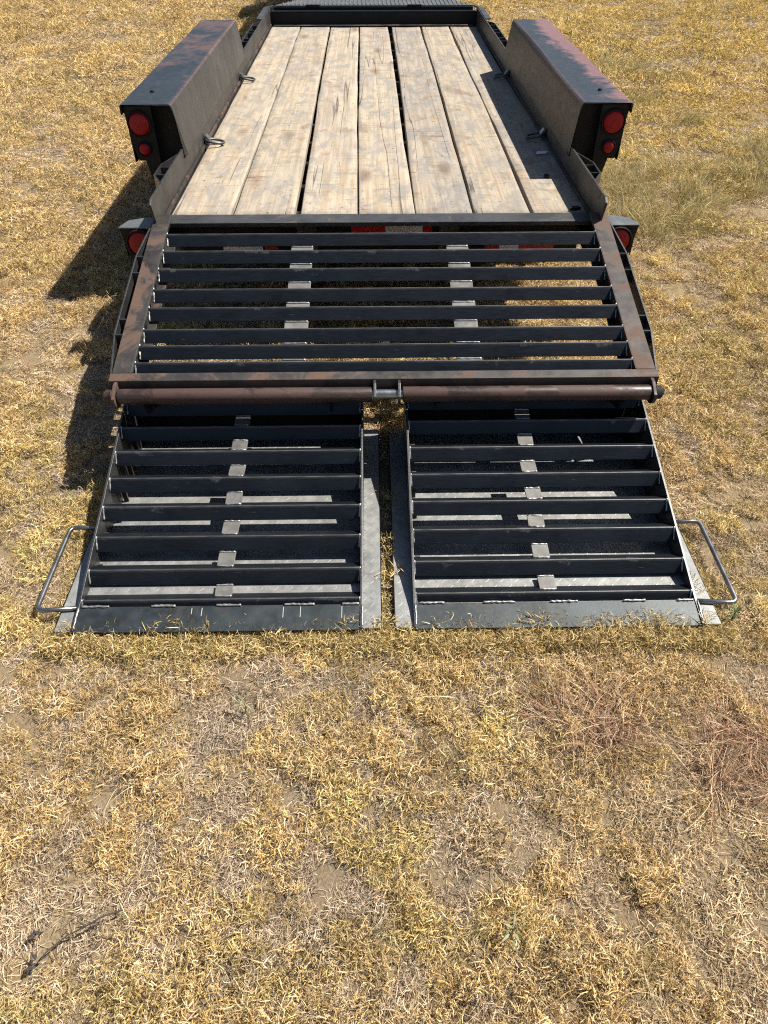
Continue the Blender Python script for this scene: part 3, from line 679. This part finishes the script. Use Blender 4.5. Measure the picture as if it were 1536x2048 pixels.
# ================================================================== GRASS
def tuft_mesh(name, nb, rad, spec, rs):
    """a patch of separate bent blades; spec gives length, width, lean, curl and colours"""
    g = np.random.default_rng(rs); V = []; F = []; C = []
    cols = np.array(spec['cols']); wts = np.array(spec['w'], float); wts /= wts.sum(); ns = spec.get('seg', 3)
    for b in range(nb):
        r_ = rad*math.sqrt(g.random()); a = g.random()*6.283; p = np.array([r_*math.cos(a), r_*math.sin(a), g.uniform(-.004, .002)+spec.get('z', 0)*g.random()])
        L = g.uniform(*spec['len']); wd = g.uniform(*spec['wid']); az = g.random()*6.283
        if 'dir' in spec and g.random() < spec['dirp']: az = spec['dir']+g.normal(0, .5)
        if spec.get('radial') and g.random() < spec['radial']: az = a+g.normal(0, .4)
        el = R(g.uniform(*spec['elev'])); curl = g.normal(0, spec['curl']); droop = g.uniform(*spec['droop'])
        c = cols[g.choice(len(cols), p=wts)]*g.uniform(.72, 1.25)
        twist = g.uniform(-1.2, 1.2); o = len(V)
        for k in range(ns+1):
            t = k/ns; d = np.array([math.cos(az)*math.cos(el), math.sin(az)*math.cos(el), math.sin(el)])
            side_ = np.array([-math.sin(az), math.cos(az), 0]); nrm = np.cross(d, side_)
            sd_ = side_*math.cos(twist)+nrm*math.sin(twist); ww = wd*(1-.85*t**1.6)*.5
            V.append(p-sd_*ww); V.append(p+sd_*ww); sh = 1.0
            C.append((*(c*sh), 1)); C.append((*(c*sh), 1))
            p = p+d*L/ns
            if p[2] < .0015: p[2] = .0015+g.random()*.003; el = max(el, R(3))
            az += curl/ns; el -= droop/ns; twist += g.normal(0, .35)
        for k in range(ns): F.append((o+2*k, o+2*k+1, o+2*k+3, o+2*k+2))
    me = bpy.data.meshes.new(name); me.from_pydata([tuple(v) for v in V], [], F)
    at = me.color_attributes.new('col', 'FLOAT_COLOR', 'POINT'); at.data.foreach_set('color', np.array(C, dtype=np.float32).ravel())
    me.materials.append(M['blade']); return me
GOLD = dict(cols=[(.64, .482, .205), (.755, .625, .355), (.50, .36, .135), (.44, .375, .17), (.115, .086, .045)], w=[4, 4, 3, 1.6, 3])
STRAW = dict(cols=[(.62, .485, .31), (.76, .635, .44), (.50, .365, .225), (.42, .35, .27), (.13, .098, .065)], w=[4, 3.4, 3, 1.6, 3])
REDS = dict(cols=[(.47, .28, .165), (.58, .40, .25), (.34, .19, .12), (.70, .55, .37), (.14, .085, .06)], w=[4, 3, 3, 3, 2])
OLIV = dict(cols=[(.47, .39, .18), (.56, .46, .23), (.38, .32, .14), (.64, .52, .29), (.20, .165, .09)], w=[4, 3, 2, 3, 2])
specs = []; T0 = {}
def kind(name, n, nb, rad, **sp): T0[name] = (len(specs), n); specs.extend([(nb, rad, sp)]*n)
kind('gold', 8, 350, .066, **GOLD, len=(.009, .038), wid=(.0012, .0030), elev=(-5, 75), curl=1.1, droop=(-.2, 1.9), z=.026)
kind('straw', 7, 320, .074, **STRAW, len=(.008, .048), wid=(.0012, .0032), elev=(-4, 30), curl=.7, droop=(-.2, .8), z=.011)
kind('oliv', 3, 130, .055, **OLIV, len=(.03, .10), wid=(.0010, .0020), elev=(25, 80), curl=.5, droop=(.4, 1.6), dir=-1.2, dirp=.5, z=.01, seg=4)
kind('red', 3, 80, .06, **REDS, len=(.06, .19), wid=(.0016, .0032), elev=(6, 50), curl=.35, droop=(.1, .9), radial=.8, dir=-.6, dirp=.1, z=.012, seg=4)
kind('crumb', 3, 120, .08, **STRAW, len=(.005, .030), wid=(.0010, .0026), elev=(-3, 14), curl=.9, droop=(0, .5), z=.003, seg=2)
kind('tall', 3, 80, .09, **OLIV, len=(.12, .30), wid=(.0018, .0034), elev=(40, 85), curl=.5, droop=(.3, 1.5), dir=.4, dirp=.5, z=.01, seg=4)
kind('stalk', 2, 7, .10, **STRAW, len=(.10, .24), wid=(.0016, .0026), elev=(4, 28), curl=.9, droop=(.2, .7), z=.02, seg=6)
kind('gold_far', 5, 220, .13, **GOLD, len=(.022, .055), wid=(.0022, .0048), elev=(0, 65), curl=1.5, droop=(.2, 2.0), z=.022, seg=2)
kind('straw_far', 5, 190, .13, **STRAW, len=(.022, .065), wid=(.0022, .0048), elev=(-2, 24), curl=.9, droop=(0, .8), z=.010, seg=2)
kind('oliv_far', 3, 110, .10, **OLIV, len=(.06, .15), wid=(.0016, .0032), elev=(35, 82), curl=.5, droop=(.4, 1.6), dir=-1.2, dirp=.5, z=.01, seg=3)
tuft_col = bpy.data.collections.new('grass_tuft_kit')
for i, (nb, rad, sp) in enumerate(specs):
    o = bpy.data.objects.new('grass_tuft_%02d' % i, tuft_mesh('grass_tuft_%02d' % i, nb, rad, sp, 100+i)); tuft_col.objects.link(o)

def halfw(y): return .541*(.73*y+1.335)*1.13+.40
def scatter(n_per_m2, y0, y1):      # jittered grid, so that the cover has no chance holes
    W = halfw(y1); st = n_per_m2**-.5; off = rng.random(2)*st
    x, y = np.meshgrid(np.arange(-W, W, st)+off[0], np.arange(y0, y1, st)); x = x.ravel(); y = y.ravel()
    x = x+rng.uniform(-.75, .75, len(x))*st; y = np.clip(y+rng.uniform(-.75, .75, len(y))*st, y0, y1)
    k = np.abs(x) < halfw(y); return x[k], y[k]
# zones seen in the field: x, y, radius x, radius y
BARE = [(-.87, .66, .17, .17), (-.75, .52, .14, .10), (.33, .84, .16, .09), (.20, .72, .12, .08), (-1.1, 1.15, .1, .06), (.52, .62, .12, .06), (1.25, 1.05, .10, .10), (-.05, .82, .10, .05), (2.9, 5.2, .5, .35), (-3.6, 11.5, .8, .6), (-5.2, 10.3, .9, .5), (-3.3, 8.9, .5, .3), (3.7, 14.3, .9, .25), (1.9, 4.0, .25, .15), (1.62, 2.15, .18, .10), (-1.8, 3.5, .25, .12)]
REDZ = [(.57, 1.13, .19, .10), (1.03, .99, .16, .15), (.62, 1.05, .10, .06)]
TALLZ = [(2.0, 5.5, .50, .55), (2.35, 5.9, .4, .4), (3.05, 5.8, .25, .45), (3.45, 6.3, .3, .4), (1.75, 5.0, .2, .3)]
OLZ = [(.235, .985, .06, .06), (.25, .58, .13, .06), (2.05, 5.35, .5, .7), (2.9, 5.9, .35, .5), (2.75, 7.6, .5, .3), (2.5, 8.2, .4, .3), (.05, .66, .07, .06), (3.3, 6.4, .3, .4), (.62, .55, .09, .07), (3.1, 9.6, .6, .3)]
def zone(x, y, zs):
    m_ = np.zeros_like(x)
    for cx, cy, rx, ry in zs:
        d = ((x-cx)/rx)**2+((y-cy)/ry)**2; m_ = np.maximum(m_, np.clip(1.35-d, 0, 1))
    return m_
px, py, pv, ps, pt, pr = [], [], [], [], [], []
def put(x, y, kind, scale, tint, tilt=.15):
    a, n = T0[kind]; k = len(x); px.append(x); py.append(y); pv.append(a+rng.integers(0, n, k)); ps.append(scale)
    pt.append(tint); pr.append(np.stack([rng.normal(0, tilt, k), rng.normal(0, tilt, k), rng.uniform(0, 6.283, k) if kind[:4] not in ('oliv', 'red') else rng.normal(0, .6, k)], -1))
def under(x, y): return (np.abs(x) < 1.105) & (y > 1.452) & (y < 2.57) & (np.abs(x+.003) > .028)
for y0, y1, dens, sc_, fx in ((.12, 2.3, 165, .85, ''), (2.3, 4.6, 112, 1.0, ''), (4.6, 8.5, 40, 1.0, '_far'), (8.5, 16.5, 19, 1.5, '_far')):
    # flat straw thatch nearly everywhere
    x, y = scatter(dens*.9, y0, y1); bare = zone(x, y, BARE); n1 = fbm(x*2.1, y*2.1, 11); n2 = fbm(x*7, y*7, 19)
    k = (rng.random(len(x)) > bare*.42) & (n2+.35*n1 > .12) & ~under(x, y); x, y, n1 = x[k], y[k], n1[k]
    b = .66+.48*n1+rng.normal(0, .12, len(x)); wm = fbm(x*1.6, y*1.6, 31); gz = np.clip((wm-.42)*5, 0, 1)
    put(x, y, 'straw'+fx, sc_*rng.uniform(.75, 1.15, len(x)), np.stack([b*(1.04-.06*gz), b*(.98-.01*gz), b*(.86+.16*gz), b*0+1], -1))
    # curly golden turf in clumps
    x, y = scatter(dens*1.05, y0, y1); bare = zone(x, y, BARE); rz_ = zone(x, y, REDZ)
    n1 = fbm(x*2.3, y*2.3, 57); n2 = fbm(x*8.5, y*8.5, 71, 3); far = np.clip((y-2.5)/4, 0, 1)
    dn = n1*.70+n2*.50
    k = (dn > .470-.06*far) & (rng.random(len(x)) > np.maximum(bare*.9, rz_*.8)) & ~under(x, y); x, y, n1, n2 = x[k], y[k], n1[k], n2[k]; far = far[k]; dn = dn[k]
    ye = fbm(x*1.1, y*1.1, 83); b = .66+.62*n2+rng.normal(0, .10, len(x)); right = np.clip((x-1)/2, 0, 1)*far
    yg = np.clip((fbm(x*2.7, y*2.7, 143)-.42)*4, 0, 1)*(1-.6*far)
    tint = np.stack([b*(1.05-.06*yg), b*(.96+.02*yg), b*(.96-.12*yg-.22*right-.10*far), b*0+1], -1)
    put(x, y, 'gold'+fx, sc_*rng.uniform(.75, 1.2, len(x))*np.clip((dn-.44)*3.6+.55, .5, 1.2), tint, .28)
    if not fx:      # litter on the bare soil
        x, y = scatter(dens*1.0, y0, y1); bare = zone(x, y, BARE); k = (rng.random(len(x)) < .18+bare*.82) & ~under(x, y); x, y = x[k], y[k]
        b = rng.uniform(.6, 1.05, len(x)); put(x, y, 'crumb', sc_*rng.uniform(.7, 1.3, len(x)), np.stack([b, b*.95, b*.92, b*0+1], -1))
        # reddish bunchgrass
        x, y = scatter(300, y0, y1); oz = zone(x, y, REDZ); k = (rng.random(len(x)) < oz*1.1) & ~under(x, y); x, y = x[k], y[k]
        b = rng.uniform(.6, 1.05, len(x)); put(x, y, 'red', sc_*rng.uniform(.6, 1.2, len(x)), np.stack([b, b, b, b*0+1], -1))
    # olive bunches
    x, y = scatter(dens*1.8, y0, y1); oz = zone(x, y, OLZ); n2 = fbm(x*5, y*5, 91, 3)
    k = (rng.random(len(x)) < oz*(.30 if not fx else .6)+.04*(n2 > .55)) & ~under(x, y); x, y = x[k], y[k]
    b = rng.uniform(.7, 1.15, len(x)); put(x, y, 'oliv'+fx, sc_*rng.uniform(.5, 1.1, len(x))*np.where(zone(x, y, OLZ) > .1, 1.15, .6), np.stack([b, b, b*.9, b*0+1], -1))
    if y0 > 4:      # knee-high dry stand beside the right fender
        x, y = scatter(55, y0, y1); k = rng.random(len(x)) < zone(x, y, TALLZ)*.9; x, y = x[k], y[k]
        b = rng.uniform(.7, 1.1, len(x)); put(x, y, 'tall', rng.uniform(.55, 1.15, len(x)), np.stack([b, b, b*.92, b*0+1], -1))
    if y0 < 1:      # blades standing against the ramp toes and flanges
        x = rng.uniform(-1.13, 1.13, 300); y = 1.456-np.abs(rng.normal(0, .014, 300)); b = rng.uniform(.8, 1.15, 300)
        put(x, y, 'gold', rng.uniform(.5, 1.25, 300), np.stack([b, b*.97, b*.9, b*0+1], -1), .3)
        y = rng.uniform(1.45, 2.55, 110); x = np.where(rng.random(110) < .5, -1.128, 1.128)+rng.normal(0, .008, 110); b = rng.uniform(.8, 1.15, 110)
        put(x, y, 'gold', rng.uniform(.4, .8, 110), np.stack([b, b*.97, b*.9, b*0+1], -1), .3)
    # long fallen stalks
    x, y = scatter(4.0 if y1 < 5 else .8, y0, y1); k = ~under(x, y) & ~((np.abs(x) < 1.25) & (y > 1.3) & (y < 2.7)); x, y = x[k], y[k]
    b = rng.uniform(.8, 1.15, len(x)); put(x, y, 'stalk', rng.uniform(.5, 1.0, len(x)), np.stack([b, b, b*.95, b*0+1], -1))
px, py, pv, ps = map(np.concatenate, (px, py, pv, ps)); pt = np.concatenate(pt).astype(np.float32); pr = np.concatenate(pr).astype(np.float32)
me = bpy.data.meshes.new('dry_grass'); n = len(px)
me.vertices.add(n); me.vertices.foreach_set('co', np.stack([px, py, ground_h(px, py)], -1).astype(np.float32).ravel())
a = me.attributes.new('variant', 'INT', 'POINT'); a.data.foreach_set('value', pv.astype(np.int32))
a = me.attributes.new('size', 'FLOAT', 'POINT'); a.data.foreach_set('value', ps.astype(np.float32))
a = me.attributes.new('turn', 'FLOAT_VECTOR', 'POINT'); a.data.foreach_set('vector', pr.ravel())
a = me.attributes.new('tint', 'FLOAT_COLOR', 'POINT'); a.data.foreach_set('color', pt.ravel())
grass = link('dry_grass', me); tag(grass, 'short dry golden and straw coloured grass covering the field', 'grass', kind='stuff')
print('grass tufts', n)
ng = bpy.data.node_groups.new('grass_scatter', 'GeometryNodeTree')
ng.interface.new_socket('Geometry', in_out='INPUT', socket_type='NodeSocketGeometry'); ng.interface.new_socket('Geometry', in_out='OUTPUT', socket_type='NodeSocketGeometry')
gi = ng.nodes.new('NodeGroupInput'); go = ng.nodes.new('NodeGroupOutput'); ip = ng.nodes.new('GeometryNodeInstanceOnPoints'); ci = ng.nodes.new('GeometryNodeCollectionInfo')
ci.inputs['Collection'].default_value = tuft_col; ci.inputs['Separate Children'].default_value = True; ci.inputs['Reset Children'].default_value = True
def attr(nm, ty):
    nd = ng.nodes.new('GeometryNodeInputNamedAttribute'); nd.data_type = ty; nd.inputs['Name'].default_value = nm; return nd.outputs['Attribute']
e2r = ng.nodes.new('FunctionNodeEulerToRotation'); L = ng.links.new
L(gi.outputs[0], ip.inputs['Points']); L(ci.outputs[0], ip.inputs['Instance']); ip.inputs['Pick Instance'].default_value = True
L(attr('variant', 'INT'), ip.inputs['Instance Index']); L(attr('turn', 'FLOAT_VECTOR'), e2r.inputs[0]); L(e2r.outputs[0], ip.inputs['Rotation'])
L(attr('size', 'FLOAT'), ip.inputs['Scale']); L(ip.outputs[0], go.inputs[0])
md = grass.modifiers.new('scatter', 'NODES'); md.node_group = ng

# crumbs of soil lying between the straw, each a small faceted clod
nc = 5200; cx = rng.uniform(-1.7, 1.7, nc); cy = rng.uniform(.2, 2.4, nc); kk = (rng.random(nc) < .25+.75*zone(cx, cy, BARE)) & ~under(cx, cy); cx, cy = cx[kk], cy[kk]
V = []; F = []
for x, y in zip(cx, cy):
    r_ = rng.lognormal(-5.9, .5); o = len(V); g_ = float(ground_h(np.array(x), np.array(y)))
    for (a, b, c) in ((1, 0, 0), (0, 1, 0), (-1, 0, 0), (0, -1, 0), (0, 0, 1), (0, 0, -1)):
        j = rng.uniform(.6, 1.3); V.append((x+a*r_*j+rng.normal(0, r_*.2), y+b*r_*j+rng.normal(0, r_*.2), g_+c*r_*.7*j+r_*.3))
    F += [(o, o+1, o+4), (o+1, o+2, o+4), (o+2, o+3, o+4), (o+3, o, o+4), (o+1, o, o+5), (o+2, o+1, o+5), (o+3, o+2, o+5), (o, o+3, o+5)]
me = bpy.data.meshes.new('soil_crumbs'); me.from_pydata(V, [], F); me.materials.append(M['soil'])
tag(link('soil_crumbs', me), 'small crumbs of dry soil scattered between the straw', 'soil', kind='stuff')

# ================================================================== weeds and twig
def weed(x, y, h, nl, mat, label, seed):
    g = np.random.default_rng(seed); o = empty('weed_plant', (x, y, float(ground_h(np.array(x), np.array(y)))+.004)); tag(o, label, 'weed')
    stem = MB().tube([(0, 0, 0), (.1*h, .05*h, .5*h), (.12*h, .02*h, h)], [.0025, .002, .001], 6); link('stem', stem.mesh('stem', mat), o)
    lm = MB().add([(0, 0, 0), (.006, .35, .05), (.0, .5, .1), (-.006, .35, .05), (.0, 1, .02), (.11, .5, .09), (-.11, .5, .09)], [(0, 5, 2), (0, 2, 6), (5, 4, 2), (6, 2, 4)], True).mesh('leaf', mat)
    for k in range(nl):
        t = g.uniform(.1, 1); L_ = h*g.uniform(.35, .7)
        c = link('leaf', lm, o, 0, (.1*h*t, .05*h*t, h*t), (R(g.uniform(-10, 60)), R(g.uniform(-30, 30)), g.random()*6.283)); c.scale = (L_*.75, L_, L_)
weed(1.165, 1.497, .075, 22, 'weed', 'small green weed by the right ramp handle', 1)
weed(-.45, 1.17, .075, 10, 'weed_grey', 'grey green weed in the grass before the left ramp', 2)
weed(-2.95, 7.79, .13, 12, 'weed', 'dark weed in the field left of the left fender', 3)
weed(.27, .545, .07, 9, 'weed_grey', 'pale green weed in the near right grass', 4)
weed(2.62, 9.4, .22, 10, 'weed', 'tall thin weed in the field right of the right fender', 5)
weed(2.55, 11.0, .24, 10, 'weed', 'second tall thin weed farther behind the right fender', 6)
weed(.84, 3.02, .12, 12, 'weed', 'dark weed under the right end of the dovetail', 7)
tw = empty('fallen_twig', (-.835, .565, .024)); tag(tw, 'dark twig with withered black leaves on bare soil, lower left', 'twig')
link('stem', MB().tube([(.16, .05, .012), (.12, .03, .03), (.08, .01, .022), (.04, -.005, .012), (.0, -.04, .01), (-.02, -.07, .008)], [.0022, .0022, .002, .002, .0018, .0015], 6).mesh('stem', 'twig'), tw)
lm = MB().add([(0, 0, 0), (.3, .25, .05), (1, 0, .02), (.3, -.25, .05), (.35, 0, .14)], [(0, 1, 4), (1, 2, 4), (2, 3, 4), (3, 0, 4)]).mesh('leaf', 'twig')
for k in range(16):
    b_ = (-.03, .0) if k < 9 else (-.02, -.065)
    o = link('leaf', lm, tw, 0, (b_[0]+random.uniform(-.012, .012), b_[1]+random.uniform(-.01, .01), .012), (random.uniform(-.5, .5), random.uniform(-.7, .2), random.uniform(0, 6.28))); s_ = random.uniform(.018, .03); o.scale = (s_, s_*.6, s_)
